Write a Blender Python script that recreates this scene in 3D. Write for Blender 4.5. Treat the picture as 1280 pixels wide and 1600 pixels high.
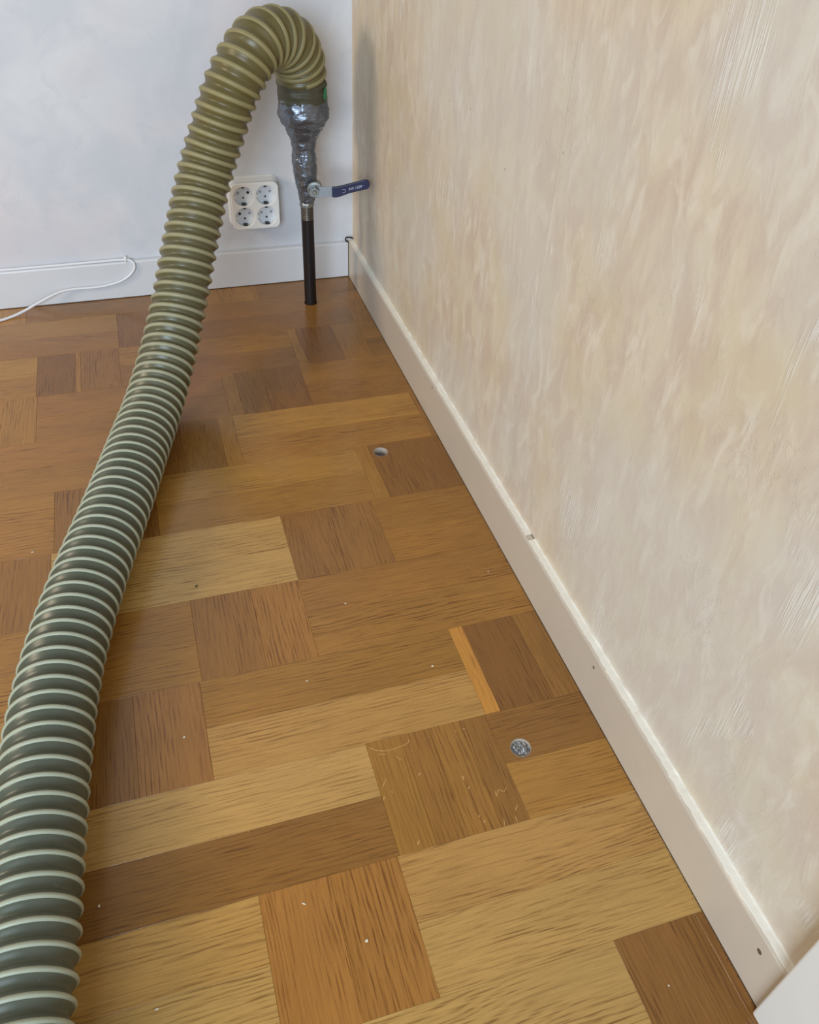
import bpy, bmesh, math, random
from mathutils import Vector, Matrix, noise

# ------------------------------------------------------------------ set-up
for o in list(bpy.data.objects):
    bpy.data.objects.remove(o, do_unlink=True)
scene = bpy.context.scene
COL = scene.collection
S = 0.146                      # one parquet board width in metres
OX, OY = 3.589, 10.491         # corner of the room (skirting faces) in board widths


def U(x, y, z=0.0):
    """board-width coordinates -> metres, origin in the corner of the room"""
    return Vector(((x - OX) * S, (y - OY) * S, z * S))


def lin(c):
    return tuple((v / 255 / 12.92) if v / 255 <= 0.04045 else ((v / 255 + 0.055) / 1.055) ** 2.4 for v in c[:3])


# camera
cam_data = bpy.data.cameras.new('camera')
cam = bpy.data.objects.new('camera', cam_data)
COL.objects.link(cam)
cam_data.sensor_fit = 'VERTICAL'
cam_data.sensor_height = 36.0
cam_data.lens = 1289.85 / 1600 * 36.0
cam_data.clip_start = 0.02
yaw, pitch, roll = 0.3385, 0.7204, -0.0571
fw = Vector((math.sin(yaw) * math.cos(pitch), math.cos(yaw) * math.cos(pitch), -math.sin(pitch)))
rt = Vector((math.cos(yaw), -math.sin(yaw), 0))
dn = fw.cross(rt)
cr, sr = math.cos(roll), math.sin(roll)
rx, dx = rt * cr + dn * sr, -rt * sr + dn * cr
mw = Matrix((rx, -dx, -fw)).transposed().to_4x4()
mw.translation = U(0.55, -1.7596, 6.0173)
cam.matrix_world = mw
scene.camera = cam

# world: even daylight bouncing about the room
world = bpy.data.worlds.new('world')
scene.world = world
world.use_nodes = True
bg = world.node_tree.nodes['Background']
bg.inputs[0].default_value = (0.95, 0.97, 1.0, 1)
bg.inputs[1].default_value = 0.15


def area(name, loc, target, sx, sy, watts, colour):
    d = bpy.data.lights.new(name, 'AREA')
    d.shape = 'RECTANGLE'
    d.size, d.size_y = sx, sy
    d.energy = watts
    d.color = colour
    o = bpy.data.objects.new(name, d)
    COL.objects.link(o)
    o.location = loc
    o.rotation_euler = (Vector(target) - Vector(loc)).to_track_quat('-Z', 'Y').to_euler()
    return o


# daylight from the window behind the photographer, warm light from the room on the left
area('window_daylight', (-1.6, -3.6, 1.3), (-0.3, -0.1, 0.3), 1.5, 1.5, 96, (0.69, 0.845, 1.0))
area('room_lamp', (-2.3, -0.98, 1.2), (0, -0.1, 0.4), 0.50, 0.50, 20, (1.0, 0.82, 0.60))

scene.view_settings.view_transform = 'Standard'
scene.view_settings.look = 'None'
scene.view_settings.gamma = 1.0
scene.view_settings.exposure = 0.0
scene.view_settings.use_curve_mapping = False


# ------------------------------------------------------------------ helpers
def tag(o, label=None, category=None, group=None, kind=None):
    if label: o['label'] = label
    if category: o['category'] = category
    if group: o['group'] = group
    if kind: o['kind'] = kind
    return o


def empty(name, loc=(0, 0, 0)):
    o = bpy.data.objects.new(name, None)
    o.empty_display_size = 0.05
    COL.objects.link(o)
    o.location = loc
    return o


def link_mesh(name, me, mat, parent=None, smooth=False):
    o = bpy.data.objects.new(name, me)
    COL.objects.link(o)
    if mat: 
        me.materials.clear()
        me.materials.append(mat)
    if smooth:
        me.polygons.foreach_set('use_smooth', [True] * len(me.polygons))
    if parent: 
        o.parent = parent
        bpy.context.view_layer.update()
        o.matrix_parent_inverse = parent.matrix_world.inverted()
    return o


def pydata(name, verts, faces, mat, parent=None, smooth=False):
    me = bpy.data.meshes.new(name)
    me.from_pydata([tuple(v) for v in verts], [], faces)
    bm = bmesh.new(); bm.from_mesh(me)
    bmesh.ops.recalc_face_normals(bm, faces=bm.faces)
    bm.to_mesh(me); bm.free()
    return link_mesh(name, me, mat, parent, smooth)


def box(name, a, b, mat, parent=None, bevel=0.0, seg=2, noise_amp=0.0):
    bm = bmesh.new()
    bmesh.ops.create_cube(bm, size=1)
    a, b = Vector(a), Vector(b)
    for v in bm.verts:
        v.co = Vector([(a[i] + b[i]) / 2 + v.co[i] * (b[i] - a[i]) for i in range(3)])
    if bevel:
        bmesh.ops.bevel(bm, geom=bm.edges[:], offset=bevel, segments=seg, affect='EDGES', profile=0.5)
    me = bpy.data.meshes.new(name); bm.to_mesh(me); bm.free()
    return link_mesh(name, me, mat, parent)


def prism(name, pts, origin, u, v, thick, mat, parent=None, bevel=0.0):
    """flat outline (a, b) in the plane origin + a*u + b*v, given a thickness along u x v, bevelled"""
    n = u.cross(v).normalized()
    bm = bmesh.new()
    f = [bm.verts.new(origin + u * a + v * b) for a, b in pts]
    face = bm.faces.new(f)
    r = bmesh.ops.extrude_face_region(bm, geom=[face])
    for x in r['geom']:
        if isinstance(x, bmesh.types.BMVert): x.co += n * thick
    bmesh.ops.recalc_face_normals(bm, faces=bm.faces)
    if bevel:
        es = [e for e in bm.edges if len(e.link_faces) == 2 and e.calc_face_angle(0) > 1.0]
        bmesh.ops.bevel(bm, geom=es, offset=bevel, segments=2, affect='EDGES', profile=0.5)
    me = bpy.data.meshes.new(name); bm.to_mesh(me); bm.free()
    return link_mesh(name, me, mat, parent)


def catmull(pts, n=16):
    P = [Vector(p) for p in pts]
    P = [P[0] * 2 - P[1]] + P + [P[-1] * 2 - P[-2]]
    out = []
    for i in range(1, len(P) - 2):
        p0, p1, p2, p3 = P[i - 1], P[i], P[i + 1], P[i + 2]
        for k in range(n):
            t = k / n
            out.append(0.5 * ((2 * p1) + (p2 - p0) * t + (2 * p0 - 5 * p1 + 4 * p2 - p3) * t * t + (3 * p1 - p0 - 3 * p2 + p3) * t ** 3))
    out.append(P[-2].copy())
    return out


def resample(pts, step):
    acc = [0.0]
    for a, b in zip(pts, pts[1:]): acc.append(acc[-1] + (b - a).length)
    n = max(2, int(round(acc[-1] / step)))
    out, j = [], 0
    for i in range(n + 1):
        s = acc[-1] * i / n
        while j < len(acc) - 2 and acc[j + 1] < s: j += 1
        t = (s - acc[j]) / max(1e-9, acc[j + 1] - acc[j])
        out.append(pts[j].lerp(pts[j + 1], t))
    return out, acc[-1]


def frames(pts):
    T = []
    for i in range(len(pts)):
        a, b = pts[max(0, i - 1)], pts[min(len(pts) - 1, i + 1)]
        T.append((b - a).normalized())
    ref = Vector((1, 0, 0)) if abs(T[0].x) < 0.9 else Vector((0, 1, 0))
    N = [(ref - T[0] * ref.dot(T[0])).normalized()]
    for i in range(1, len(pts)):
        q = T[i - 1].rotation_difference(T[i])
        n = q @ N[-1]
        N.append((n - T[i] * n.dot(T[i])).normalized())
    return T, N, [t.cross(n) for t, n in zip(T, N)]


def tube(name, pts, r, mat, parent=None, seg=12, caps=True):
    T, N, B = frames(pts)
    vs, fs = [], []
    for p, n, b in zip(pts, N, B):
        for k in range(seg):
            a = 2 * math.pi * k / seg
            vs.append(p + (n * math.cos(a) + b * math.sin(a)) * r)
    for i in range(len(pts) - 1):
        for k in range(seg):
            k2 = (k + 1) % seg
            fs.append((i * seg + k, i * seg + k2, (i + 1) * seg + k2, (i + 1) * seg + k))
    if caps:
        fs.append(tuple(range(seg))[::-1]); fs.append(tuple((len(pts) - 1) * seg + k for k in range(seg)))
    return pydata(name, vs, fs, mat, parent, True)


def lathe(name, prof, centre, mat, parent=None, seg=48, smooth=True, axis=Vector((0, 0, 1)), cap=False):
    """prof: list of (radius, height along axis)"""
    axis = axis.normalized()
    ref = Vector((1, 0, 0)) if abs(axis.x) < 0.9 else Vector((0, 0, 1))
    n = (ref - axis * ref.dot(axis)).normalized(); b = axis.cross(n)
    vs, fs = [], []
    for r, h in prof:
        for k in range(seg):
            a = 2 * math.pi * k / seg
            vs.append(Vector(centre) + axis * h + (n * math.cos(a) + b * math.sin(a)) * r)
    for i in range(len(prof) - 1):
        for k in range(seg):
            k2 = (k + 1) % seg
            fs.append((i * seg + k, i * seg + k2, (i + 1) * seg + k2, (i + 1) * seg + k))
    if cap:
        fs.append(tuple(range(seg))[::-1]); fs.append(tuple((len(prof) - 1) * seg + k for k in range(seg)))
    o = pydata(name, vs, fs, mat, parent, smooth)
    if smooth:
        bm = bmesh.new(); bm.from_mesh(o.data)
        for e in bm.edges:
            if len(e.link_faces) == 2 and e.calc_face_angle(0) > 0.7: e.smooth = False
        bm.to_mesh(o.data); bm.free()
    return o


def curve_shape(name, loops, depth, bevel, mat, parent, matrix):
    """outline with holes, extruded and bevelled (2D curve turned into a mesh)"""
    cu = bpy.data.curves.new(name, 'CURVE')
    cu.dimensions = '2D'; cu.fill_mode = 'BOTH'
    cu.extrude = depth / 2 - bevel; cu.bevel_depth = bevel; cu.bevel_resolution = 3; cu.offset = -bevel
    for lp in loops:
        sp = cu.splines.new('POLY'); sp.points.add(len(lp) - 1); sp.use_cyclic_u = True
        for p, (x, y) in zip(sp.points, lp): p.co = (x, y, 0, 1)
    tmp = bpy.data.objects.new('tmp', cu); COL.objects.link(tmp)
    dg = bpy.context.evaluated_depsgraph_get()
    me = bpy.data.meshes.new_from_object(tmp.evaluated_get(dg))
    bpy.data.objects.remove(tmp, do_unlink=True)
    me.transform(matrix)
    me.name = name
    return link_mesh(name, me, mat, parent)


def text_mesh(name, body, size, depth, mat, parent, matrix, shear=0.0):
    cu = bpy.data.curves.new(name, 'FONT')
    cu.body = body; cu.size = size; cu.extrude = depth; cu.align_x = 'CENTER'; cu.align_y = 'CENTER'; cu.shear = shear
    tmp = bpy.data.objects.new('tmp', cu); COL.objects.link(tmp)
    dg = bpy.context.evaluated_depsgraph_get()
    me = bpy.data.meshes.new_from_object(tmp.evaluated_get(dg))
    bpy.data.objects.remove(tmp, do_unlink=True)
    me.transform(matrix); me.name = name
    return link_mesh(name, me, mat, parent)


# ------------------------------------------------------------------ materials
class NT:
    def __init__(self, name):
        self.m = bpy.data.materials.new(name); self.m.use_nodes = True
        self.t = self.m.node_tree; self.b = self.t.nodes['Principled BSDF']

    def n(self, kind, **kw):
        nd = self.t.nodes.new(kind)
        for k, v in kw.items():
            if k.startswith('i_'):
                nd.inputs[k[2:].replace('_', ' ')].default_value = v
            else: setattr(nd, k, v)
        return nd

    def l(self, a, b): self.t.links.new(a, b)

    def coord(self, scale=(1, 1, 1), which='Object', loc=(0, 0, 0)):
        tc = self.n('ShaderNodeTexCoord'); mp = self.n('ShaderNodeMapping')
        mp.inputs['Scale'].default_value = scale; mp.inputs['Location'].default_value = loc
        self.l(tc.outputs[which], mp.inputs[0]); return mp.outputs[0]

    def noise(self, vec, scale, detail=3, rough=0.55, dist=0.0):
        nd = self.n('ShaderNodeTexNoise')
        nd.inputs['Scale'].default_value = scale; nd.inputs['Detail'].default_value = detail
        nd.inputs['Roughness'].default_value = rough; nd.inputs['Distortion'].default_value = dist
        self.l(vec, nd.inputs['Vector']); return nd.outputs[0]

    def ramp(self, fac, stops, interp='LINEAR'):
        r = self.n('ShaderNodeValToRGB'); r.color_ramp.interpolation = interp
        el = r.color_ramp.elements
        while len(el) < len(stops): el.new(0.5)
        for e, (p, c) in zip(el, stops):
            e.position = p; e.color = (c[0], c[1], c[2], 1) if not isinstance(c, (int, float)) else (c, c, c, 1)
        self.l(fac, r.inputs[0]); return r.outputs[0]

    def mix(self, fac, a, b, mode='MIX'):
        m = self.n('ShaderNodeMix', data_type='RGBA', blend_type=mode)
        for sock, v in ((m.inputs[0], fac), (m.inputs[6], a), (m.inputs[7], b)):
            if isinstance(v, (int, float)): sock.default_value = v
            elif isinstance(v, tuple): sock.default_value = (v[0], v[1], v[2], 1)
            else: self.l(v, sock)
        return m.outputs[2]

    def math(self, op, a, b=0.0, c=0.0, clamp=False):
        m = self.n('ShaderNodeMath', operation=op, use_clamp=clamp)
        for s, v in zip(m.inputs, (a, b, c)):
            if isinstance(v, (int, float)): s.default_value = v
            else: self.l(v, s)
        return m.outputs[0]

    def bump(self, h, strength, dist, normal=None):
        b = self.n('ShaderNodeBump'); b.inputs['Strength'].default_value = strength; b.inputs['Distance'].default_value = dist
        self.l(h, b.inputs['Height'])
        if normal is not None: self.l(normal, b.inputs['Normal'])
        self.l(b.outputs[0], self.b.inputs['Normal']); return b.outputs[0]

    def set(self, **kw):
        for k, v in kw.items():
            s = self.b.inputs[k.replace('_', ' ')]
            if isinstance(v, (int, float)): s.default_value = v
            elif isinstance(v, tuple): s.default_value = (v[0], v[1], v[2], 1)
            else: self.l(v, s)
        return self


def simple(name, rgb, rough=0.5, metal=0.0, var=0.08, vscale=60, bump=0.0, bscale=200):
    t = NT(name)
    v = t.coord()
    nz = t.noise(v, vscale)
    c = lin(rgb)
    t.set(Base_Color=t.mix(nz, tuple(x * (1 - var) for x in c), tuple(min(1, x * (1 + var)) for x in c)), Roughness=rough, Metallic=metal)
    if bump: t.bump(t.noise(v, bscale), bump, 0.001)
    return t.m


def wood_material():
    t = NT('oak_parquet')
    oi = t.n('ShaderNodeObjectInfo')
    at = t.n('ShaderNodeAttribute', attribute_type='OBJECT', attribute_name='tone')
    tc = t.n('ShaderNodeTexCoord')
    off = t.n('ShaderNodeVectorMath', operation='MULTIPLY_ADD')
    cx = t.n('ShaderNodeCombineXYZ')
    for i in range(3): t.l(oi.outputs['Random'], cx.inputs[i])
    t.l(cx.outputs[0], off.inputs[0]); off.inputs[1].default_value = (37, 91, 53); t.l(tc.outputs['Object'], off.inputs[2])
    P = off.outputs[0]

    def mapped(s):
        m = t.n('ShaderNodeMapping'); m.inputs['Scale'].default_value = s; t.l(P, m.inputs[0]); return m.outputs[0]
    # growth rings: fine lines along the strip, bent by a slow noise into cathedrals
    sep = t.n('ShaderNodeSeparateXYZ'); t.l(P, sep.inputs[0])
    warp = t.noise(mapped((2.6, 13, 1)), 1.0, 2, 0.45)
    wob = t.noise(mapped((9, 60, 1)), 1.0, 3, 0.6)
    amp = t.math('MULTIPLY_ADD', oi.outputs['Random'], 80, 14)
    ph = t.math('ADD', t.math('MULTIPLY', sep.outputs[1], 1150), t.math('ADD', t.math('MULTIPLY', warp, amp), t.math('MULTIPLY', wob, 16)))
    rings = t.math('MULTIPLY_ADD', t.math('SINE', ph), 0.5, 0.5)
    rings = t.math('POWER', rings, 1.8)
    rings = t.math('MULTIPLY', rings, t.ramp(t.noise(mapped((4, 22, 1)), 1.0, 3, 0.6), [(0.34, 0.15), (0.64, 1.35)]))
    # pores: short dark dashes along the grain
    pores = t.noise(mapped((22, 680, 1)), 1.0, 2, 0.6)
    pores = t.ramp(pores, [(0.46, 0.0), (0.60, 1.0)])
    fine = t.noise(mapped((14, 260, 1)), 1.0, 4, 0.65)
    slow = t.noise(mapped((5, 14, 1)), 1.0, 3, 0.55)
    blot = t.noise(mapped((40, 40, 1)), 1.0, 4, 0.7)
    base = at.outputs['Color']
    hsv = t.n('ShaderNodeHueSaturation'); t.l(base, hsv.inputs['Color'])
    t.l(t.math('MULTIPLY_ADD', slow, 0.42, 0.80), hsv.inputs['Value'])
    col = hsv.outputs[0]
    col = t.mix(t.math('MULTIPLY', fine, 0.55), col, t.mix(1.0, col, (0.62, 0.55, 0.46), 'MULTIPLY'))
    ringpores = t.math('MULTIPLY', t.math('MULTIPLY_ADD', rings, 0.75, 0.25), pores)
    col = t.mix(t.math('MULTIPLY', rings, 0.24), col, t.mix(1.0, col, (0.68, 0.58, 0.46), 'MULTIPLY'))
    col = t.mix(t.math('MULTIPLY', ringpores, 0.78), col, t.mix(1.0, col, (0.42, 0.33, 0.25), 'MULTIPLY'))
    # worn scratches through the varnish
    sc = t.n('ShaderNodeTexNoise'); sc.inputs['Scale'].default_value = 26; sc.inputs['Detail'].default_value = 5; sc.inputs['Roughness'].default_value = 0.75
    t.l(P, sc.inputs['Vector'])
    scm = t.ramp(sc.outputs[0], [(0.715, 0.0), (0.74, 1.0)])
    col = t.mix(t.math('MULTIPLY', scm, 0.55), col, t.mix(0.6, col, lin((214, 176, 120))))
    t.set(Base_Color=col)
    t.set(Roughness=t.math('MULTIPLY_ADD', blot, 0.20, 0.15), Coat_Weight=0.25, Coat_Roughness=0.18)
    t.b.inputs['IOR'].default_value = 1.48
    h = t.math('ADD', t.math('MULTIPLY', ringpores, -0.7), t.math('MULTIPLY', slow, 0.4))
    t.bump(h, 0.22, 0.0006)
    return t.m


def right_wall_material():
    t = NT('brushed_beige_wall_paint')
    v = t.coord((1, 1, 1))
    st = t.coord((1, 26, 11))           # tall brush dabs
    st2 = t.coord((1, 36, 14), loc=(0, 3, 1))
    bristle = t.coord((1, 420, 16))
    big = t.noise(v, 2.6, 2, 0.5)
    d1 = t.noise(st, 1.0, 4, 0.6, 0.6)
    d2 = t.noise(st2, 1.0, 3, 0.6, 0.8)
    cl = t.noise(v, 9, 4, 0.6, 0.5)
    beige, pink, pale, ochre, grey = lin((213, 198, 174)), lin((203, 184, 163)), lin((222, 210, 191)), lin((207, 191, 157)), lin((207, 205, 199))
    c = t.mix(t.ramp(d1, [(0.40, 0.0), (0.58, 1.0)]), beige, pink)
    c = t.mix(t.math('MULTIPLY', t.ramp(d2, [(0.52, 0.0), (0.66, 1.0)]), 0.75), c, pale)
    c = t.mix(t.math('MULTIPLY', t.ramp(cl, [(0.50, 0.0), (0.64, 1.0)]), 0.55), c, ochre)
    c = t.mix(t.math('MULTIPLY', t.ramp(big, [(0.46, 0.0), (0.62, 1.0)]), 0.45), c, grey)
    # dry-brushed pale strokes
    br = t.noise(bristle, 1.0, 2, 0.6)
    patch = t.ramp(t.noise(t.coord((1, 9, 6), loc=(0, 8, 2)), 1.3, 3, 0.55, 0.4), [(0.58, 0.0), (0.68, 1.0)])
    stroke = t.math('MULTIPLY', t.ramp(br, [(0.44, 0.0), (0.6, 1.0)]), patch)
    c = t.mix(t.math('MULTIPLY', stroke, 0.6), c, lin((228, 224, 216)))
    # tiny dark specks
    sp = t.n('ShaderNodeTexVoronoi', feature='F1'); sp.inputs['Scale'].default_value = 14
    t.l(v, sp.inputs['Vector'])
    c = t.mix(t.math('MULTIPLY', t.ramp(sp.outputs['Distance'], [(0.018, 1.0), (0.028, 0.0)]), 0.5), c, lin((120, 108, 95)))
    # paper seam
    sep = t.n('ShaderNodeSeparateXYZ'); tc = t.n('ShaderNodeTexCoord'); t.l(tc.outputs['Object'], sep.inputs[0])
    seam = t.math('LESS_THAN', t.math('ABSOLUTE', t.math('ADD', sep.outputs[1], 0.93)), 0.0005)
    c = t.mix(t.math('MULTIPLY', seam, 0.35), c, lin((150, 135, 112)))
    t.set(Base_Color=c, Roughness=0.62)
    h = t.math('ADD', t.math('MULTIPLY', stroke, 0.8), t.math('ADD', t.math('MULTIPLY', d2, 1.2), t.math('MULTIPLY', t.noise(v, 120, 4, 0.7), 0.25)))
    crack = t.ramp(t.noise(t.coord((1, 14, 7), loc=(0, 2, 9)), 2.2, 5, 0.62, 0.3), [(0.492, 0.0), (0.5, 1.0), (0.508, 0.0)])
    crm = t.ramp(t.noise(v, 7, 2, 0.5), [(0.56, 0.0), (0.62, 1.0)])
    h = t.math('ADD', h, t.math('MULTIPLY', t.math('MULTIPLY', crack, crm), 0.6))
    t.bump(h, 0.35, 0.0022)
    return t.m


def back_wall_material():
    t = NT('sponged_white_wall_paint')
    v = t.coord()
    a = t.noise(v, 7, 4, 0.6, 0.5); b = t.noise(v, 3.5, 3, 0.5); d = t.noise(v, 18, 5, 0.65, 0.6)
    c = t.mix(t.ramp(a, [(0.4, 0.0), (0.62, 1.0)]), lin((205, 208, 215)), lin((216, 218, 222)))
    c = t.mix(t.math('MULTIPLY', t.ramp(b, [(0.48, 0.0), (0.66, 1.0)]), 0.6), c, lin((216, 208, 212)))
    c = t.mix(t.math('MULTIPLY', t.ramp(d, [(0.56, 0.0), (0.70, 1.0)]), 0.4), c, lin((196, 199, 206)))
    sp = t.n('ShaderNodeTexVoronoi', feature='F1'); sp.inputs['Scale'].default_value = 11
    t.l(v, sp.inputs['Vector'])
    c = t.mix(t.math('MULTIPLY', t.ramp(sp.outputs['Distance'], [(0.02, 1.0), (0.032, 0.0)]), 0.45), c, lin((140, 136, 138)))
    t.set(Base_Color=c, Roughness=0.6)
    t.bump(t.math('ADD', a, t.math('MULTIPLY', t.noise(v, 60, 4, 0.6), 0.35)), 0.25, 0.002)
    return t.m


def painted_trim(name, rgb, rough=0.4, chips=0.0):
    t = NT(name)
    v = t.coord()
    nz = t.noise(v, 25, 4, 0.6)
    c = t.mix(nz, lin(tuple(x * 0.965 for x in rgb)), lin(rgb))
    if chips:
        ch = t.ramp(t.noise(v, 75, 4, 0.7), [(0.70, 0.0), (0.72, 1.0)])
        c = t.mix(t.math('MULTIPLY', ch, chips), c, lin((150, 138, 122)))
    t.set(Base_Color=c, Roughness=rough)
    t.bump(t.noise(v, 90, 3, 0.6), 0.08, 0.001)
    return t.m


def hose_material(name, base_rgb, lit_rgb, rough):
    """flexible plastic: grey-green, warm light through the upper hose painted in as olive; 'age' is stored along the hose"""
    t = NT(name)
    at = t.n('ShaderNodeAttribute', attribute_type='GEOMETRY', attribute_name='lit_tint')
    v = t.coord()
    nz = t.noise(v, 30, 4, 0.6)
    c = t.mix(at.outputs['Fac'], lin(base_rgb), lin(lit_rgb))
    c = t.mix(t.math('MULTIPLY', nz, 0.35), c, t.mix(1.0, c, (0.6, 0.6, 0.56), 'MULTIPLY'))
    dust = t.ramp(t.noise(v, 140, 4, 0.7), [(0.66, 0.0), (0.76, 1.0)])
    c = t.mix(t.math('MULTIPLY', dust, 0.25), c, lin((190, 190, 178)))
    t.set(Base_Color=c, Roughness=t.math('MULTIPLY_ADD', nz, 0.2, rough))
    t.b.inputs['Subsurface Weight'].default_value = 0.0
    return t.m


def tape_material():
    t = NT('silver_duct_tape')
    v = t.coord((1, 1, 2.4))
    w = t.noise(v, 38, 4, 0.6, 1.2)
    t.set(Base_Color=t.mix(w, lin((98, 104, 114)), lin((138, 144, 154))), Metallic=0.75, Roughness=t.math('MULTIPLY_ADD', w, 0.22, 0.17))
    t.bump(t.noise(t.coord((1, 1, 3)), 30, 3, 0.5, 1.5), 0.30, 0.006)
    return t.m


def foil_material():
    t = NT('crumpled_grey_insulation')
    v = t.coord()
    w = t.noise(v, 420, 3, 0.7)
    t.set(Base_Color=t.ramp(w, [(0.36, (0.07, 0.07, 0.075)), (0.62, (0.75, 0.75, 0.76))]), Metallic=0.3, Roughness=0.35)
    return t.m


WOOD = wood_material()
RWALL = right_wall_material()
BWALL = back_wall_material()
TRIM_B = painted_trim('white_skirting_paint', (216, 218, 222), 0.35)
TRIM_R = painted_trim('cream_skirting_paint', (203, 190, 173), 0.32)
CASING = painted_trim('white_casing_paint', (226, 224, 218), 0.35)
CAULK = painted_trim('lit_cream_filler', (246, 240, 226), 0.55, 0.6)  # filler's cream raised to paint in light from above on the ledge
DARK = simple('dark_gap', (74, 54, 38), 0.9)
SUB = simple('subfloor_board', (70, 52, 36), 0.9)
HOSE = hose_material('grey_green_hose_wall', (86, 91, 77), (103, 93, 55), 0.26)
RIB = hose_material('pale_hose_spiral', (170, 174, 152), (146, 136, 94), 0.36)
CUFF = simple('dark_olive_rubber', (74, 70, 52), 0.55, 0, 0.2, 40, 0.3, 120)
TAPE = tape_material()
GREEN = simple('green_tape', (52, 128, 84), 0.4)
IRON = simple('black_iron', (42, 36, 36), 0.42, 0.55, 0.25, 50, 0.15, 200)
WORN = simple('worn_iron', (92, 84, 76), 0.38, 0.7, 0.3, 70)
BRASS = simple('nickelled_brass', (146, 146, 140), 0.42, 0.85, 0.15, 80)
STEEL = simple('zinc_steel', (146, 152, 156), 0.34, 0.8, 0.08, 80)
BLUE = simple('navy_vinyl_sleeve', (13, 19, 66), 0.35, 0, 0.15)
PRINT = simple('white_print', (205, 208, 222), 0.5)
SOCK = simple('white_socket_plastic', (238, 240, 240), 0.28, 0, 0.03)
SOCKIN = simple('pale_socket_insert', (226, 231, 237), 0.32, 0, 0.03)
HOLE = simple('socket_shadow_black', (26, 27, 30), 0.5)
GREYHOLE = simple('socket_shutter_grey', (160, 164, 172), 0.5)
CLIPM = simple('contact_metal', (90, 92, 96), 0.35, 0.8)
CABLE = simple('white_cable_sheath', (228, 230, 234), 0.35, 0, 0.03)
LINING = simple('pale_drilled_edge', (168, 156, 142), 0.7, 0, 0.2, 300, 0.4, 900)
FOIL = foil_material()
FILL1 = simple('grey_hole_filling', (120, 112, 112), 0.6, 0, 0.3, 400)
CRUMB = simple('plaster_crumb', (226, 218, 196), 0.7, 0, 0.1, 500)
DIRT = simple('dust_and_dirt', (96, 74, 54), 0.95, 0, 0.4, 400)
BLACKW = simple('black_cable', (24, 24, 28), 0.4)

# ------------------------------------------------------------------ room shell
T = 0.085                      # skirting thickness in board widths
floor = box('floor', U(-13, -9, -0.42), U(OX + T + 0.5, OY + T + 0.5, -0.30), SUB)
tag(floor, 'oak block parquet floor laid in a Dutch pattern of long and cross strips', None, None, 'structure')
wb = box('wall_back', U(-13, OY + T, -0.3), U(OX + T + 0.8, OY + T + 0.8, 17), BWALL)
tag(wb, 'white sponge-painted back wall', None, None, 'structure')
wr = box('wall_right', U(OX + T, -9, -0.3), U(OX + T + 0.8, OY + T, 17), RWALL)
tag(wr, 'beige brush-painted right wall with pale dry strokes', None, None, 'structure')


def skirting(name, mat, along, a, b, height, face, thick, lift, seed, wobble, gapw=0.012):
    """board with a slightly rounded, worn upper front edge; face = coordinate of the front, room on the negative side"""
    n = 90
    vs, fs = [], []
    for i in range(n + 1):
        s = a + (b - a) * i / n
        w = wobble * noise.noise(Vector((s * 2.3, seed, 0.3)))
        w2 = wobble * noise.noise(Vector((s * 6.1, seed + 7, 1.3)))
        prof = [(thick, lift), (0, lift), (0 + w * 0.3, height * 0.5), (0, height - 0.022 + w2), (0.006, height - 0.008 + w2), (0.016, height + w2 * 0.5), (thick - gapw, height + 0.004), (thick - gapw, height - 0.04), (thick, height - 0.04)]
        for d, z in prof:
            vs.append(U(face + d, s, z) if along == 'y' else U(s, face + d, z))
        m = len(prof)
        if i:
            for k in range(m - 1):
                fs.append(((i - 1) * m + k, (i - 1) * m + k + 1, i * m + k + 1, i * m + k))
    m = 9
    fs.append(tuple(range(m))); fs.append(tuple(n * m + k for k in range(m)))
    return pydata(name, vs, fs, mat)


bb = skirting('baseboard_back', TRIM_B, 'x', -13, OX - 0.012, 0.566, OY, T, 0.012, 3, 0.006)
tag(bb, 'white painted skirting board along the back wall', None, None, 'structure')
br_ = skirting('baseboard_right', TRIM_R, 'y', -0.67, OY + T - 0.004, 0.572, OX, T, 0.008, 5, 0.010)
tag(br_, 'cream painted skirting board along the right wall', None, None, 'structure')
# dark joints: under the boards and between the two boards in the corner
box('floor_gap', U(OX - 0.003, -0.67, -0.02), U(OX + T, OY + T, 0.006), DARK, br_)
box('floor_gap', U(-13, OY - 0.004, -0.02), U(OX, OY + T, 0.010), DARK, bb)
box('corner_gap', U(OX - 0.012, OY + 0.012, 0.0), U(OX + 0.001, OY + T, 0.565), DARK, bb)


# bead of filler between the right skirting and the wall, broken off at one point
def bead(name, y0, y1, seed):
    n = int(abs(y1 - y0) * 26)
    vs, fs = [], []
    for i in range(n + 1):
        y = y0 + (y1 - y0) * i / n
        a = noise.noise(Vector((y * 7, seed, 0))); b = noise.noise(Vector((y * 19, seed, 4))); 
        h = 0.004 + 0.006 * a + 0.004 * b; inn = 0.016 + 0.008 * b
        pr = [(T + 0.002, 0.560), (inn, 0.566), (inn + 0.004, 0.575 + h * 0.5), (T - 0.020, 0.578 + h * .6), (T - 0.004, 0.585 + 0.012 * a), (T + 0.002, 0.585 + 0.012 * a)]
        for d, z in pr: vs.append(U(OX + d, y, z))
        if i:
            m = len(pr)
            for k in range(m - 1): fs.append(((i - 1) * m + k, (i - 1) * m + k + 1, i * m + k + 1, i * m + k))
    return pydata(name, vs, fs, CAULK, br_)


bead('filler_bead', OY + T - 0.02, 3.47, 2)
bead('filler_bead', 3.40, -0.675, 9)


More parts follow.
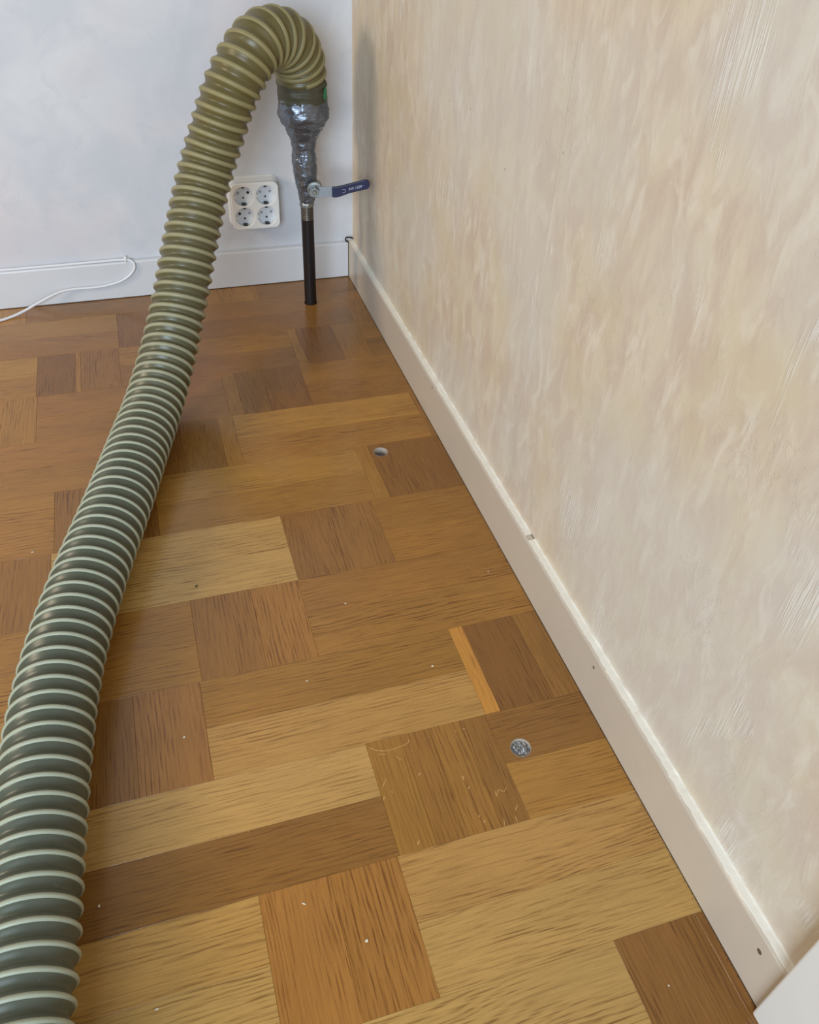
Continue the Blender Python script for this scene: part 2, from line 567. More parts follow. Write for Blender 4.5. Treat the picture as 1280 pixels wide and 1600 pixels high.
# fluffy dirt caught along the foot of the right skirting (nobody could count it)
def dirt_line():
    rnd = random.Random(4)
    vs, fs = [], []
    for i in range(900):
        y = rnd.uniform(-0.66, OY - 0.02)
        d = abs(rnd.gauss(0, 0.007)); r = rnd.uniform(0.001, 0.004); z = rnd.uniform(0.001, 0.012)
        c = Vector((OX - 0.004 - d, y, z)); k = len(vs)
        for q in ((r, 0, 0), (-r, rnd.uniform(-2, 2) * r, 0), (0, r * 2, 0), (0, 0, r)):
            vs.append(U(*(c + Vector(q))))
        fs += [(k, k + 1, k + 2), (k, k + 1, k + 3), (k + 1, k + 2, k + 3), (k, k + 2, k + 3)]
    o = pydata('dirt_line', vs, fs, DIRT, br_)
    o['kind'] = 'stuff'


dirt_line()

# nail holes and knocks in the right skirting
for (y, z, r) in ((-0.459, 0.431, 0.016), (1.917, 0.444, 0.010), (6.3, 0.50, 0.008)):
    lathe('nail_hole', [(r * 1.3 * S, 0.0), (r * 1.1 * S, 0.0004), (r * 0.8 * S, 0.0002), (r * 0.2 * S, 0.00005)], U(OX - 0.001, y, z), DIRT, br_, 12, True, Vector((-1, 0, 0)))

casing = box('trim_1', U(OX - 0.05, -1.45, 0.0), U(OX + T, -0.672, 14), CASING, None, 0.0025, 3)
tag(casing, 'white door casing standing beside the end of the cream skirting', None, None, 'structure')

# ------------------------------------------------------------------ parquet
W, P, X0 = 1.0579, 3.3705, 0.5471
TH = 0.095
TONES = dict(L=(200, 158, 90), K=(194, 149, 81), M=(184, 134, 62), N=(174, 124, 55), O=(180, 125, 60), Q=(168, 117, 52), D=(158, 110, 50), R=(146, 99, 44), Y=(212, 150, 66))
edges = {(0, 0): (.540, 1.580), (1, 0): (1.600, 2.666), (2, 0): (2.683, 3.741), (-1, 1): (2.866, 3.92), (2, -1): (-.706, .352), (3, -1): (.374, 1.428),
         (4, -1): (1.440, 2.462), (5, -1): (2.530, 3.588), (5, -2): (-.878, .172), (6, -2): (.155, 1.208), (7, -2): (1.198, 2.252), (8, -2): (2.272, 3.330),
         (8, -3): (-1.118, -.073), (9, -3): (-.056, 1.002)}
sq_tones = {(0, 0): [(.5, 'O'), (1, 'O')], (-1, 1): [(.62, 'R'), (1, 'R')], (1, 0): [(.28, 'N'), (.52, 'Q'), (.78, 'N'), (1, 'D')], (2, -1): [(.46, 'D'), (1, 'O')],
            (2, 0): [(.13, 'Y'), (.62, 'R'), (1, 'D')], (3, -1): [(.55, 'D'), (1, 'Q')], (4, -1): [(.50, 'D'), (1, 'D')], (5, -1): [(.15, 'N'), (1, 'R')],
            (5, -2): [(.5, 'D'), (1, 'R')], (6, -2): [(.38, 'R'), (.82, 'D'), (1, 'N')], (7, -2): [(.16, 'N'), (.5, 'D'), (1, 'R')], (8, -2): [(.12, 'N'), (.62, 'R'), (1, 'Q')],
            (8, -3): [(.46, 'R'), (.52, 'N'), (1, 'D')], (9, -3): [(.5, 'R'), (1, 'D')], (7, -3): [(.4, 'D'), (1, 'N')]}
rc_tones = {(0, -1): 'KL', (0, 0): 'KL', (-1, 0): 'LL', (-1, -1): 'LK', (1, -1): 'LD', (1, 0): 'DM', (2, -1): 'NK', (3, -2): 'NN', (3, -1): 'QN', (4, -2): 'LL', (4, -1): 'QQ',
            (5, -2): 'MN', (5, -3): 'NN', (6, -2): 'MN', (6, -3): 'QN', (7, -2): 'QQ', (7, -3): 'QQ', (8, -3): 'ND', (8, -2): 'QD', (9, -4): 'ND', (9, -3): 'QD', (10, -4): 'DD', (10, -3): 'DD', (10, -2): 'DD'}  # some far planks darkened: the far floor's shade put into their tones
rnd = random.Random(11)
GAP = 0.0008


def sq_edge(r, m):
    if (r, m) in edges: return edges[(r, m)]
    a = X0 + r * W + m * P + rnd.uniform(-.012, .012)
    return (a, a + W)


HOLES = [(2.815, 5.838, 0.0865), (2.846, 1.611, 0.0875), (2.80, 9.75, 0.098)]


def plank(x0, x1, y0, y1, along, tone):
    x1 = min(x1, OX - 0.0015); y1 = min(y1, OY + 0.004)
    if x1 - x0 < 0.02 or y1 - y0 < 0.02: return
    x0 += GAP; x1 -= GAP; y0 += GAP; y1 -= GAP
    cx, cy = (x0 + x1) / 2, (y0 + y1) / 2
    hx, hy = (x1 - x0) / 2 * S, (y1 - y0) / 2 * S
    if along == 'y': hx, hy = hy, hx
    hole = [h for h in HOLES if x0 < h[0] < x1 and y0 < h[1] < y1]
    b = 0.00016; t = TH * S
    loc = U(cx, cy, rnd.uniform(-0.0003, 0.0))
    if hole:
        h = hole[0]
        d = (U(h[0], h[1]) - U(cx, cy))
        px, py = (d.x, d.y) if along == 'x' else (d.y, -d.x)
        rr = h[2] * S
        loops = [[(-hx, -hy), (hx, -hy), (hx, hy), (-hx, hy)], [(px + rr * math.cos(a * math.pi / 24), py + rr * math.sin(a * math.pi / 24)) for a in range(48)]]
        o = curve_shape('plank', loops, t, 0.0003, WOOD, None, Matrix.Translation((0, 0, -t / 2)))
    else:
        vs = [(-hx, -hy, -t), (hx, -hy, -t), (hx, hy, -t), (-hx, hy, -t), (-hx, -hy, -b), (hx, -hy, -b), (hx, hy, -b), (-hx, hy, -b),
              (-hx + b, -hy + b, 0), (hx - b, -hy + b, 0), (hx - b, hy - b, 0), (-hx + b, hy - b, 0)]
        fs = [(8, 9, 10, 11), (3, 2, 1, 0)]
        for k in range(4):
            j = (k + 1) % 4
            fs += [(k, j, j + 4, k + 4), (k + 4, j + 4, j + 8, k + 8)]
        me = bpy.data.meshes.new('plank'); me.from_pydata(vs, [], fs)
        o = bpy.data.objects.new('plank', me); COL.objects.link(o); me.materials.append(WOOD)
    o.location = loc
    if along == 'y': o.rotation_euler = (0, 0, math.pi / 2)
    o.parent = floor
    c = lin(TONES[tone]); j = rnd.uniform(0.93, 1.07)
    o['tone'] = [c[0] * j, c[1] * j * rnd.uniform(.98, 1.02), c[2] * j * rnd.uniform(.96, 1.04)]
    return o


for r in range(-5, 11):
    y0, y1 = float(r), float(r + 1)
    for m in range(-5, 5):
        a, b = sq_edge(r, m)
        nxt = sq_edge(r, m + 1)[0]
        if b < -5.2 or a > OX: 
            if nxt < -5.2 or a > OX: continue
        # cross strips
        if b > -5.2 and a < OX:
            st = sq_tones.get((r, m)) or [(rnd.choice([.44, .5, .55]), rnd.choice('DQNR')), (1, rnd.choice('DQON'))]
            f0 = 0.0
            for f1, tn in st:
                plank(a + (b - a) * f0, a + (b - a) * f1, y0, y1, 'y', tn); f0 = f1
        # long strips
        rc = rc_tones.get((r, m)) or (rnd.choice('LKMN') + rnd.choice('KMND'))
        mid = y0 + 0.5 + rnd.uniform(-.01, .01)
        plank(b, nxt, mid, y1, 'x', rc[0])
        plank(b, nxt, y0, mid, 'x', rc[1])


# scratches worn through the varnish of two blocks
SCRATCH = simple('bare_scratched_oak', (200, 156, 92), 0.5, 0, 0.15, 300)
SCR = [[(1.619, 1.955), (1.683, 1.908), (1.770, 1.886), (1.867, 1.894), (1.942, 1.909), (1.959, 1.940)],
       [(1.675, 1.877), (1.738, 1.854)],
       [(1.812, 1.816), (1.845, 1.772)],
       [(1.676, 1.637), (1.628, 1.576)],
       [(1.937, 1.597), (1.963, 1.615)],
       [(1.686, 1.519), (1.699, 1.510)],
       [(1.621, 1.497), (1.607, 1.465)],
       [(2.283, 1.499), (2.280, 1.458)],
       [(2.306, 1.393), (2.287, 1.373)],
       [(2.490, 1.299), (2.484, 1.252), (2.518, 1.299), (2.556, 1.277), (2.588, 1.305)],
       [(2.617, 1.142), (2.577, 1.094)],
       [(2.562, 1.055), (2.559, 1.001)],
       [(2.467, 1.058), (2.452, 1.005)],
       [(2.312, 1.094), (2.312, 1.067)],
       [(2.288, 1.140), (2.290, 1.123)],
       [(2.370, 1.917), (2.375, 1.903)],
       [(2.433, 1.912), (2.454, 1.914)],
       [(1.753, 1.043), (1.777, 1.073)],
       [(1.006, 4.043), (1.045, 4.092), (1.155, 4.076), (1.244, 4.108), (1.239, 4.008)],
       [(1.019, 4.031), (1.112, 4.015), (1.178, 4.025)],
       [(1.271, 4.009), (1.337, 4.051)]]
for q, pl in enumerate(SCR):
    c, _ = resample(catmull([U(a, b, 0.0) for a, b in pl], 6), 0.0015)
    vs, fs = [], []
    for i, p in enumerate(c):
        d = (c[min(i + 1, len(c) - 1)] - c[max(i - 1, 0)]).normalized(); nrm = Vector((-d.y, d.x, 0))
        w = 0.00055 * (0.6 + 0.8 * abs(noise.noise(p * 300 + Vector((q, 0, 0))))) * (0.5 if i in (0, len(c) - 1) else 1) * (1.6 if len(c) < 6 else 1)
        vs += [p + nrm * w + Vector((0, 0, 0.00002)), p + Vector((0, 0, 0.00010)), p - nrm * w + Vector((0, 0, 0.00002))]
        if i:
            k = 3 * i
            fs += [(k - 3, k - 2, k + 1, k), (k - 2, k - 1, k + 2, k + 1)]
    o = pydata('scratch', vs, fs, SCRATCH, floor)

# ------------------------------------------------------------------ the two drilled holes
def lumpy_disc(name, c, r, depth, amp, mat, parent, seed, nr=14, ns=40):
    vs, fs = [U(c[0], c[1], depth)], []
    for i in range(1, nr + 1):
        for k in range(ns):
            a = 2 * math.pi * k / ns; rr = r * i / nr
            p = Vector((rr * math.cos(a), rr * math.sin(a), 0))
            h = abs(noise.noise(p * 55 + Vector((seed, 0, 0)))) + 0.6 * noise.noise(p * 120 + Vector((0, seed, 2)))
            vs.append(U(c[0] + p.x, c[1] + p.y, depth + amp * h * (1 - 0.4 * (i / nr) ** 3)))
    for k in range(ns): fs.append((0, 1 + k, 1 + (k + 1) % ns))
    for i in range(nr - 1):
        for k in range(ns):
            k2 = (k + 1) % ns
            fs.append((1 + i * ns + k, 1 + i * ns + k2, 1 + (i + 1) * ns + k2, 1 + (i + 1) * ns + k))
    return pydata(name, vs, fs, mat, parent, True)


def drill_hole(h, label, fill, depth, amp, seed):
    e = empty('drill_hole', U(h[0], h[1], 0)); tag(e, label, 'hole')
    bpy.context.view_layer.update()
    r = h[2] * S
    prof = [(r * 1.02, -0.0004), (r * 1.01, 0.0001), (r * 0.985, 0.0001), (r * 0.95, -0.0012), (r * 0.91, -0.006), (r * 0.90, -0.03), (r * 1.0, -0.03)]
    o = lathe('lining', [(a, z) for a, z in prof], U(h[0], h[1], 0), LINING, e, 48)
    for v in o.data.vertices:
        q = noise.noise(v.co * 900); v.co.z += 0.0003 * q if v.co.z > -0.001 else 0
    lumpy_disc('filling', h, h[2] * 0.93, depth, amp, fill, e, seed)
    return e


drill_hole(HOLES[0], 'open round drill hole with pale rim in the parquet, nearer the pipe', FILL1, -0.075, 0.02, 3)
drill_hole(HOLES[1], 'round drill hole in the parquet stuffed with crumpled grey insulation', FOIL, -0.04, 0.055, 8)

# ------------------------------------------------------------------ suction hose
hose = empty('suction_hose', U(2.80, 9.75, 2.9))
tag(hose, 'thick ribbed grey-green suction hose arching from the pipe and lying across the parquet', 'hose')
bpy.context.view_layer.update()
ctrl = [(2.800, 9.750, 2.93), (2.785, 9.745, 3.12), (2.745, 9.67, 3.37), (2.614, 9.52, 3.595), (2.441, 9.40, 3.69), (2.246, 9.25, 3.69), (2.073, 9.12, 3.585), (1.906, 9.02, 3.40),
        (1.755, 8.96, 3.17), (1.596, 8.91, 2.84), (1.435, 8.84, 2.50), (1.28, 8.70, 2.17), (1.14, 8.49, 1.865), (1.00, 8.27, 1.56), (0.87, 8.04, 1.26), (0.73, 7.79, 0.97), (0.58, 7.48, 0.725),
        (0.42, 7.11, 0.525), (0.26, 6.68, 0.40), (0.09, 6.16, 0.352), (-0.065, 5.62, 0.341), (-0.21, 5.11, 0.341), (-0.35, 4.65, 0.341), (-0.475, 4.22, 0.341), (-0.58, 3.83, 0.341), (-0.665, 3.47, 0.341),
        (-0.73, 3.14, 0.341), (-0.78, 2.82, 0.341), (-0.815, 2.52, 0.341), (-0.845, 2.2, 0.341), (-0.87, 1.9, 0.341), (-0.905, 1.43, 0.341), (-0.94, 0.85, 0.341), (-0.975, 0.43, 0.341), (-1.01, -0.4, 0.341), (-1.06, -1.6, 0.341), (-1.13, -3.0, 0.341)]
line = catmull([U(*c) for c in ctrl], 20)
PITCH = 0.1465 * S
SEG, PER = 48, 12
pts, LEN = resample(line, PITCH / PER)
for _ in range(6):
    pts = [pts[0]] + [(pts[i - 1] + pts[i] * 2 + pts[i + 1]) / 4 for i in range(1, len(pts) - 1)] + [pts[-1]]
Tn, Nn, Bn = frames(pts)
R0 = 0.34 * S
vs, fs, lit_tint = [], [], []


def lit_tint_at(s):
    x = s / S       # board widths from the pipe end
    return max(0.0, min(1.0, 1 - (x - 2.0) / 5.6))  # full near the pipe: light through the upper hose put into its colour


def end_taper(i):
    # the first turns sit tight on the cuff
    return 1.0 - 0.12 * max(0.0, 1 - i / (PER * 2.2))


for i, (p, n, b) in enumerate(zip(pts, Nn, Bn)):
    s = i / PER
    for k in range(SEG):
        a = 2 * math.pi * k / SEG
        ph = (s - k / SEG) % 1.0
        q = 0.5 + 0.5 * math.cos(2 * math.pi * ph)
        r = R0 * (0.868 + 0.098 * q ** 0.75) * end_taper(i)
        vs.append(p + (n * math.cos(a) + b * math.sin(a)) * r)
        lit_tint.append(lit_tint_at(i * PITCH / PER))
for i in range(len(pts) - 1):
    for k in range(SEG):
        k2 = (k + 1) % SEG
        fs.append((i * SEG + k, i * SEG + k2, (i + 1) * SEG + k2, (i + 1) * SEG + k))
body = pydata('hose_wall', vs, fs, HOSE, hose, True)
at = body.data.attributes.new('lit_tint', 'FLOAT', 'POINT'); at.data.foreach_set('value', lit_tint)

# raised spiral
vs, fs, lit_tint = [], [], []
CS = 10
NT_ = int((len(pts) - 1) / PER * 44)
J0 = int(1.75 * 44)


def on_axis(x):
    i = min(len(pts) - 2, max(0, int(x))); t = x - i
    return pts[i].lerp(pts[i + 1], t), Tn[i].lerp(Tn[i + 1], t).normalized(), Nn[i].lerp(Nn[i + 1], t).normalized(), Bn[i].lerp(Bn[i + 1], t).normalized()


m = 0
for j in range(NT_ - J0 + 1):
    turn = (j + J0) / 44
    p, t_, n, b = on_axis(turn * PER)
    a = 2 * math.pi * turn
    rad = n * math.cos(a) + b * math.sin(a)
    et = end_taper(turn * PER)
    for c in range(CS):
        g = 2 * math.pi * c / CS
        vs.append(p + rad * (R0 * (0.942 + 0.058 * math.cos(g)) * et) + t_ * (PITCH * (0.130 + 0.075 * lit_tint_at(turn * PITCH)) * math.sin(g)))
        lit_tint.append(lit_tint_at(turn * PITCH))
    if j:
        for c in range(CS):
            c2 = (c + 1) % CS
            fs.append(((j - 1) * CS + c, (j - 1) * CS + c2, j * CS + c2, j * CS + c))
fs.append(tuple(range(CS))); fs.append(tuple((NT_ - J0) * CS + c for c in range(CS)))
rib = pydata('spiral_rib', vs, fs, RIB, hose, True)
at = rib.data.attributes.new('lit_tint', 'FLOAT', 'POINT'); at.data.foreach_set('value', lit_tint)
rib['label'] = 'paler raised spiral rib wound round the hose'


def wrapped(name, prof, mat, parent, seed, amp, n=90, seg=72, zf=1.0):
    """prof: (z, radius, centre x) in board widths; creased skin round a vertical axis"""
    vs, fs = [], []
    z0, z1 = prof[0][0], prof[-1][0]
    for i in range(n + 1):
        z = z0 + (z1 - z0) * i / n
        for (za, ra, xa), (zb, rb, xb) in zip(prof, prof[1:]):
            if za <= z <= zb or zb <= z <= za:
                t = (z - za) / (zb - za); t = t * t * (3 - 2 * t); r = ra + (rb - ra) * t; x = xa + (xb - xa) * t; break
        for k in range(seg):
            a = 2 * math.pi * k / seg
            d = Vector((math.cos(a), math.sin(a), 0))
            q = Vector((d.x * 1.2, d.y * 1.2, z * 3.2 * zf)) + Vector((seed, 0, 0))
            w = noise.noise(q * 1.3) * 0.7
            crease = 1 - abs(noise.noise(Vector((d.x * 2.2 + z * 1.2, d.y * 2.2, z * 9 * zf + seed)))) * 2
            w += max(0, crease) ** 3 * 0.8 - 0.3
            am = amp * min(1.0, (r / 0.33) ** 1.2)
            vs.append(U(x + d.x * (r + am * w), 9.75 + d.y * (r + am * w), z))
    for i in range(n):
        for k in range(seg):
            k2 = (k + 1) % seg
            fs.append((i * seg + k, i * seg + k2, (i + 1) * seg + k2, (i + 1) * seg + k))
    return pydata(name, vs, fs, mat, parent, True)


wrapped('end_cuff', [(2.86, .315, 2.795), (2.93, .318, 2.795), (2.98, .328, 2.795), (3.03, .318, 2.79), (3.09, .326, 2.79), (3.13, .305, 2.785)], CUFF, hose, 5.0, 0.014, 40)['label'] = 'dark olive end cuff of the hose'
wrapped('duct_tape_wrap', [(1.545, .098, 2.805), (1.60, .112, 2.805), (1.695, .124, 2.805), (1.84, .150, 2.80), (1.975, .163, 2.795), (2.13, .166, 2.785), (2.26, .157, 2.785), (2.37, .172, 2.79),
                           (2.533, .243, 2.80), (2.62, .300, 2.80), (2.717, .338, 2.805), (2.80, .328, 2.80), (2.905, .318, 2.795), (2.925, .305, 2.795)], TAPE, hose, 1.0, 0.022, 150)['label'] = 'crinkled silver duct tape tapering from the hose to the valve'
# scrap of green tape on the cuff
gp = []
for a, b in ((0, .0), (.02, .10), (.055, .13), (.085, .09), (.09, .0), (.05, -.035)): gp.append((a, b))
prism('green_tape_scrap', [(a * S, b * S) for a, b in gp], U(3.02, 9.50, 2.955), Vector((0.62, 0.78, 0)).normalized(), Vector((0, 0, 1)), 0.0012, GREEN, hose)['label'] = 'scrap of green tape stuck on the cuff'

# ------------------------------------------------------------------ iron pipe with ball valve
pipe = empty('floor_pipe', U(2.80, 9.75, 0))
tag(pipe, 'dark iron pipe rising from the parquet with a blue-handled ball valve', 'pipe')
bpy.context.view_layer.update()
RP = 0.0885 * S
c0 = U(2.80, 9.75, 0)
lathe('pipe_shaft', [(RP, -0.05), (RP, 0.001), (RP, 1.30 * S), (RP * 0.98, 1.302 * S), (RP * 0.5, 1.302 * S)], c0, IRON, pipe, 40)
lathe('threaded_end', [(RP * 0.9, 1.29 * S)] + [(RP * (1.02 if i % 2 else 0.97), (1.30 + 0.012 * i) * S) for i in range(17)] + [(RP * 0.9, 1.50 * S)], c0, WORN, pipe, 40)['label'] = 'worn bare threaded end of the pipe'
lathe('valve_collar', [(RP * 0.9, 1.49 * S), (RP * 1.18, 1.495 * S), (RP * 1.2, 1.53 * S), (RP * 1.1, 1.56 * S), (RP * 0.9, 1.70 * S)], c0, BRASS, pipe, 8, False)
ua, na = Vector((.9659, -.2588, 0)), Vector((-.2588, -.9659, 0))
zz = Vector((0, 0, 1))
nut0 = U(2.865, 9.483, 1.795)
valve = lathe('valve_stem', [(0.085 * S, -0.20 * S), (0.085 * S, -0.09 * S), (0.105 * S, -0.085 * S), (0.105 * S, -0.02 * S), (0.075 * S, -0.015 * S), (0.075 * S, 0.0)], nut0, BRASS, pipe, 24, True, na)
handle = prism('lever', [(a * S, b * S) for a, b in [(-.075, -.055), (-.03, -.085), (.03, -.088), (.237, -.074), (.46, -.012), (.66, .050), (.66, .125), (.46, .092), (.33, .062), (.237, .052), (.05, .055), (.0, .075), (-.06, .05)]], nut0 - na * 0.018 * S, ua, zz, 0.020 * S, STEEL, pipe, 0.0003)
handle['label'] = 'zinc-plated lever of the valve'
gripo = [(.237, -.078), (.285, -.080), (.332, -.071), (.40, -.045), (.464, -.019), (.596, .017), (.70, .044)]
cxa, cza, rr = .690, .106, .064
gripo += [(cxa + rr * math.cos(g), cza + rr * math.sin(g)) for g in [math.radians(d) for d in range(-70, 106, 15)]]
gripo += [(.60, .142), (.465, .104), (.40, .085), (.334, .068), (.285, .058), (.237, .056)]
n_out = ua.cross(zz)                      # prism thickness direction
front = na if n_out.dot(na) > 0 else -na
grip = prism('grip_sleeve', [(a * S, b * S) for a, b in gripo], nut0 - n_out * (0.030 * S), ua, zz, 0.052 * S, BLUE, pipe, 0.0008)
grip['label'] = 'navy blue vinyl grip printed AVI 1329'
nutm = []
for k in range(6): nutm.append((.062 * S * math.cos(k * math.pi / 3 + .3), .062 * S * math.sin(k * math.pi / 3 + .3)))
prism('nut', nutm, nut0 + na * 0.002, ua, zz, 0.045 * S * (1 if n_out.dot(na) > 0 else -1), BRASS, pipe, 0.0005)
lathe('stem_end', [(0.028 * S, 0.0), (0.028 * S, 0.07 * S), (0.02 * S, 0.078 * S), (0.001 * S, 0.078 * S)], nut0 + na * 0.002, BRASS, pipe, 16, True, na)
# print on the grip
ang = math.atan2(.058, .23)
ux = (ua * math.cos(ang) + zz * math.sin(ang)); vx = (zz * math.cos(ang) - ua * math.sin(ang))
nf = ux.cross(vx)


def grip_matrix(a, b):
    o = nut0 + ua * a * S + zz * b * S + nf * (0.0235 * S)
    return Matrix((ux, vx, nf)).transposed().to_4x4().copy().__class__(((ux.x, vx.x, nf.x, o.x), (ux.y, vx.y, nf.y, o.y), (ux.z, vx.z, nf.z, o.z), (0, 0, 0, 1)))


text_mesh('lettering', 'AVI 1329', 0.050 * S, 0.00012, PRINT, grip, grip_matrix(.553, .062), 0.12)
# bracket-shaped maker's mark beside the lettering
lg = 0.0
for (a0, b0, a1, b1) in ((-.020, .020, .012, .020), (.012, .020, .022, .012), (.022, .012, .022, -.014), (.022, -.014, .012, -.022), (.012, -.022, -.022, -.022)):
    mm = grip_matrix(.395, .017)
    A, B = mm @ Vector((a0 * S, b0 * S, 0)), mm @ Vector((a1 * S, b1 * S, 0))
    tube('printed_mark', [A, B], 0.0028 * S, PRINT, grip, 6)
tube('printed_dot', [grip_matrix(.668, .098) @ Vector((-.006 * S, 0, 0)), grip_matrix(.668, .098) @ Vector((.006 * S, 0, 0))], 0.006 * S, simple('pale_blue_print', (120, 130, 190), .5), grip, 8)


# ------------------------------------------------------------------ four-gang wall socket
def rrect(cx, cy, w, h, r, n=8):
    out = []
    for sx, sy, a0 in ((1, -1, -90), (1, 1, 0), (-1, 1, 90), (-1, -1, 180)):
        for k in range(n + 1):
            a = math.radians(a0 + 90 * k / n)
            out.append((cx + sx * (w / 2 - r) + r * math.cos(a), cy + sy * (h / 2 - r) + r * math.sin(a)))
    return out


SX, SZ = 2.150, 1.318
WALLY = OY + T
sock = empty('wall_socket', U(SX, WALLY, SZ))
tag(sock, 'white surface-mounted four-way wall socket above the back skirting', 'wall socket')
bpy.context.view_layer.update()
DEP = 0.275
# local (x, y) -> wall (x, z); local z -> towards the room
o = U(SX, WALLY, SZ)
SM = Matrix(((S, 0, 0, o.x), (0, 0, -S, o.y), (0, S, 0, o.z), (0, 0, 0, 1)))
# housing: lofted skirt
vs, fs = [], []
rings = [(.735, .715, .085, 0.0), (.735, .715, .085, .045), (.715, .695, .085, .055), (.700, .680, .085, DEP - .05)]
for (w, h, r, d) in rings:
    for x, y in rrect(0, 0, w, h, r): vs.append(SM @ Vector((x, y, d)))
nn = len(vs) // len(rings)
for i in range(len(rings) - 1):
    for k in range(nn): fs.append((i * nn + k, i * nn + (k + 1) % nn, (i + 1) * nn + (k + 1) % nn, (i + 1) * nn + k))
pydata('housing', vs, fs, SOCK, sock)
wells = [(-.160, .150), (.160, .150), (-.160, -.152), (.160, -.152)]
WR = .137
circ = lambda cx, cy, r, n=40: [(cx + r * math.cos(2 * math.pi * k / n), cy + r * math.sin(2 * math.pi * k / n)) for k in range(n)]
curve_shape('cover_plate', [rrect(0, 0, .695, .675, .085)] + [circ(x, y, WR) for x, y in wells], .07, .014, SOCK, sock, SM @ Matrix.Translation((0, 0, DEP - .035)))
DW = .085
for i, (x, y) in enumerate(wells):
    cw = SM @ Vector((x, y, DEP))
    well = lathe('socket_well', [(WR * S * 1.01, -0.02 * S), (WR * S * .985, -DW * S), (WR * S * .97, -(DW + .004) * S), (0.0005, -(DW + .004) * S)], cw, SOCKIN, sock, 40, True, Vector((0, -1, 0)))
    for sx in (-1, 1):
        deep = (i == 0 and sx == 1) or (i == 2 and sx == -1)
        lathe('pin_hole', [(.021 * S, .0004), (.013 * S, .0006), (.013 * S, .0005), (.0002, .0004)], SM @ Vector((x + sx * .072, y + .028, DEP - DW - .004)), HOLE if deep else GREYHOLE, well, 16, True, Vector((0, -1, 0)))
    lathe('fixing_screw', [(.015 * S, .0003), (.013 * S, .0012), (.005 * S, .0013), (.0002, .0009)], SM @ Vector((x, y - .045, DEP - DW - .004)), HOLE if i > 1 else CLIPM, well, 16, True, Vector((0, -1, 0)))
    # spring contacts: slot at the top, slot with a bent strip at the bottom
    box('contact_slot', SM @ Vector((x - .018, y + WR * .80, DEP - .03)), SM @ Vector((x + .018, y + WR * .985, DEP - .09)), HOLE, well)
    box('contact_slot', SM @ Vector((x - .030, y - WR * .985, DEP - .022)), SM @ Vector((x + .030, y - WR * .83, DEP - .10)), HOLE, well, 0.0006)
    box('earth_contact', SM @ Vector((x - .002, y - WR * .93, DEP - .018)), SM @ Vector((x + .018, y - WR * .80, DEP - .05)), CLIPM, well, 0.0008)
    # guide rib notches at the sides
    for sx in (-1, 1):
        box('guide_notch', SM @ Vector((x + sx * WR * .90, y - .016, DEP - .006)), SM @ Vector((x + sx * WR * 1.02, y + .016, DEP - .08)), SOCK, well, 0.0004)

# ------------------------------------------------------------------ white cable with its clip, stub of black cable in the corner
cab = [(-6.0, 10.527, .590), (-3.5, 10.527, .588), (-1.53, 10.527, .585), (-1.1, 10.526, .586), (-0.67, 10.526, .586), (-.2, 10.524, .590), (.1, 10.515, .594), (.24, 10.502, .590), (.300, 10.475, .560), (.318, 10.463, .515), (.289, 10.460, .437), (.193, 10.458, .347), (.043, 10.455, .278),
       (-.171, 10.452, .238), (-.375, 10.45, .232), (-.598, 10.445, .238), (-.778, 10.42, .228), (-.966, 10.37, .179), (-1.156, 10.32, .113), (-1.322, 10.27, .055), (-1.477, 10.2, .026), (-1.647, 10.12, .020), (-2.1, 9.95, .019), (-3.0, 9.8, .019), (-4.5, 9.9, .019)]
cl, _ = resample(catmull([U(*c) for c in cab], 12), 0.006)
cable = tube('power_cable', cl, 0.0183 * S, CABLE, None, 12)
tag(cable, 'thin white cable along the back skirting, looping down onto the parquet', 'cable')
clip = empty('cable_clip', U(.25, 10.50, .59))
tag(clip, 'small white nail-in clip holding the cable on the back skirting', 'cable clip')
bpy.context.view_layer.update()
hoop = [U(.205 + .0, 10.50 + .030 * math.cos(a), .590 + .030 * math.sin(a)) for a in [math.radians(d) for d in range(-60, 241, 20)]]
T_, N_, B_ = frames(hoop)
tube('hoop', hoop, 0.009 * S, SOCK, clip, 10)
lathe('nail', [(.012 * S, 0), (.012 * S, .02 * S), (.02 * S, .022 * S), (.02 * S, .03 * S), (.0005, .032 * S)], U(.205, 10.528, .625), SOCK, clip, 12, True, Vector((0, -1, 0)))
loopp = [(3.66, 10.56, .60), (3.645, 10.53, .63), (3.615, 10.51, .638), (3.585, 10.50, .650), (3.552, 10.50, .648), (3.538, 10.50, .622), (3.553, 10.50, .590), (3.572, 10.515, .578), (3.585, 10.54, .574)]
wire, _ = resample(catmull([U(*c) for c in loopp], 10), 0.0015)
tag(tube('black_wire', wire, 0.011 * S, BLACKW, None, 10), 'short curl of black wire poking out of the corner above the skirting', 'wire')


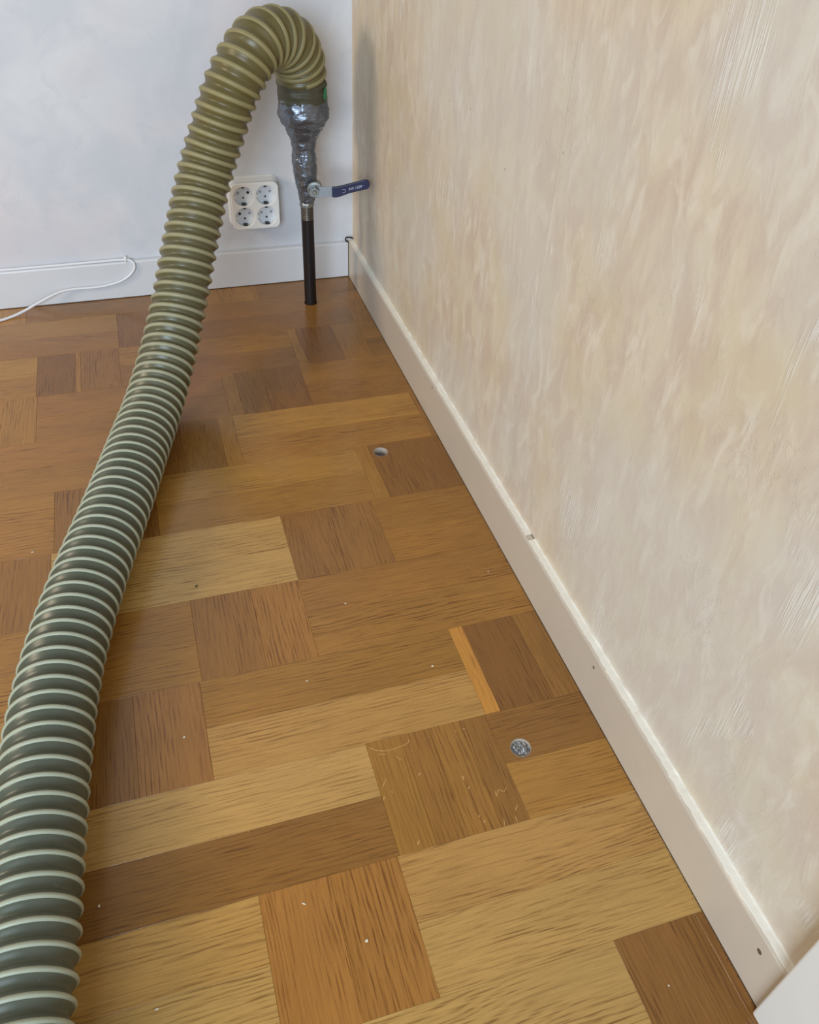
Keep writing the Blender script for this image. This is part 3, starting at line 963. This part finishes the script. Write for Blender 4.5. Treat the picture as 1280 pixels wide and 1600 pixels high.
# ------------------------------------------------------------------ crumbs on the floor
def crumb(x, y, size, stretch, rot, label, mat=CRUMB, seed=0):
    bm = bmesh.new(); bmesh.ops.create_icosphere(bm, subdivisions=1, radius=1)
    for v in bm.verts:
        v.co *= 1 + 0.35 * noise.noise(v.co * 1.7 + Vector((seed, 0, 0)))
        v.co = Vector((v.co.x * size * stretch, v.co.y * size, v.co.z * size * 0.5))
    lo = min(v.co.z for v in bm.verts)
    me = bpy.data.meshes.new('plaster_crumb'); bm.to_mesh(me); bm.free()
    o = link_mesh('plaster_crumb', me, mat)
    o.location = U(x, y, 0.0) + Vector((0, 0, -lo)); o.rotation_euler = (0, 0, rot)
    tag(o, label, 'crumb', 'plaster crumbs on the parquet')


CR = [(-0.544, 1.233, 1.9, 1.3, 1.4, 'brightest white plaster crumb, on the dark strip beside the hose'),
      (0.166, 2.463, 1.6, 1.6, 1.0, 'pale crumb on the orange cross strip right of the hose'),
      (0.84, 0.85, 1.1, 3.2, -0.7, 'pale splinter on the orange cross block at the bottom'),
      (1.204, 0.481, 2.3, 1.3, 0.6, 'round pale crumb on the orange cross block at the bottom'),
      (2.399, 2.617, 1.9, 1.5, 0.2, 'pale crumb left of the thin light strip near the skirting'),
      (1.818, 3.569, 1.3, 2.2, 0.1, 'tiny pale flake in the middle of the long brown strip'),
      (3.337, 3.62, 1.0, 3.0, 1.2, 'thin pale splinter close to the right skirting'),
      (-0.209, 0.454, 1.3, 2.0, 0.2, 'tiny pale flake on the light strip at the lower left'),
      (-1.082, 5.071, 1.9, 1.5, 0.0, 'cream crumb on the floor left of the hose'),
      (1.266, 2.758, 1.2, 2.0, 0.3, 'tiny pale flake below the two-strip cross block'),
      (3.487, 10.18, 2.2, 1.3, 0.8, 'cream crumb in the far corner of the floor'),
      (3.091, -0.37, 1.4, 1.3, 0.8, 'pale crumb on the dark cross block by the casing')]
for i, (x, y, s, st, rot, lab) in enumerate(CR): crumb(x, y, s * 0.00075, st, rot, lab, CRUMB, i * 3.1)
crumb(0.455, 4.109 + 0.06, 0.0018, 1.4, 1.2, 'dark green speck on the pale strip right of the hose', simple('green_speck', (70, 74, 40), .7), 50)
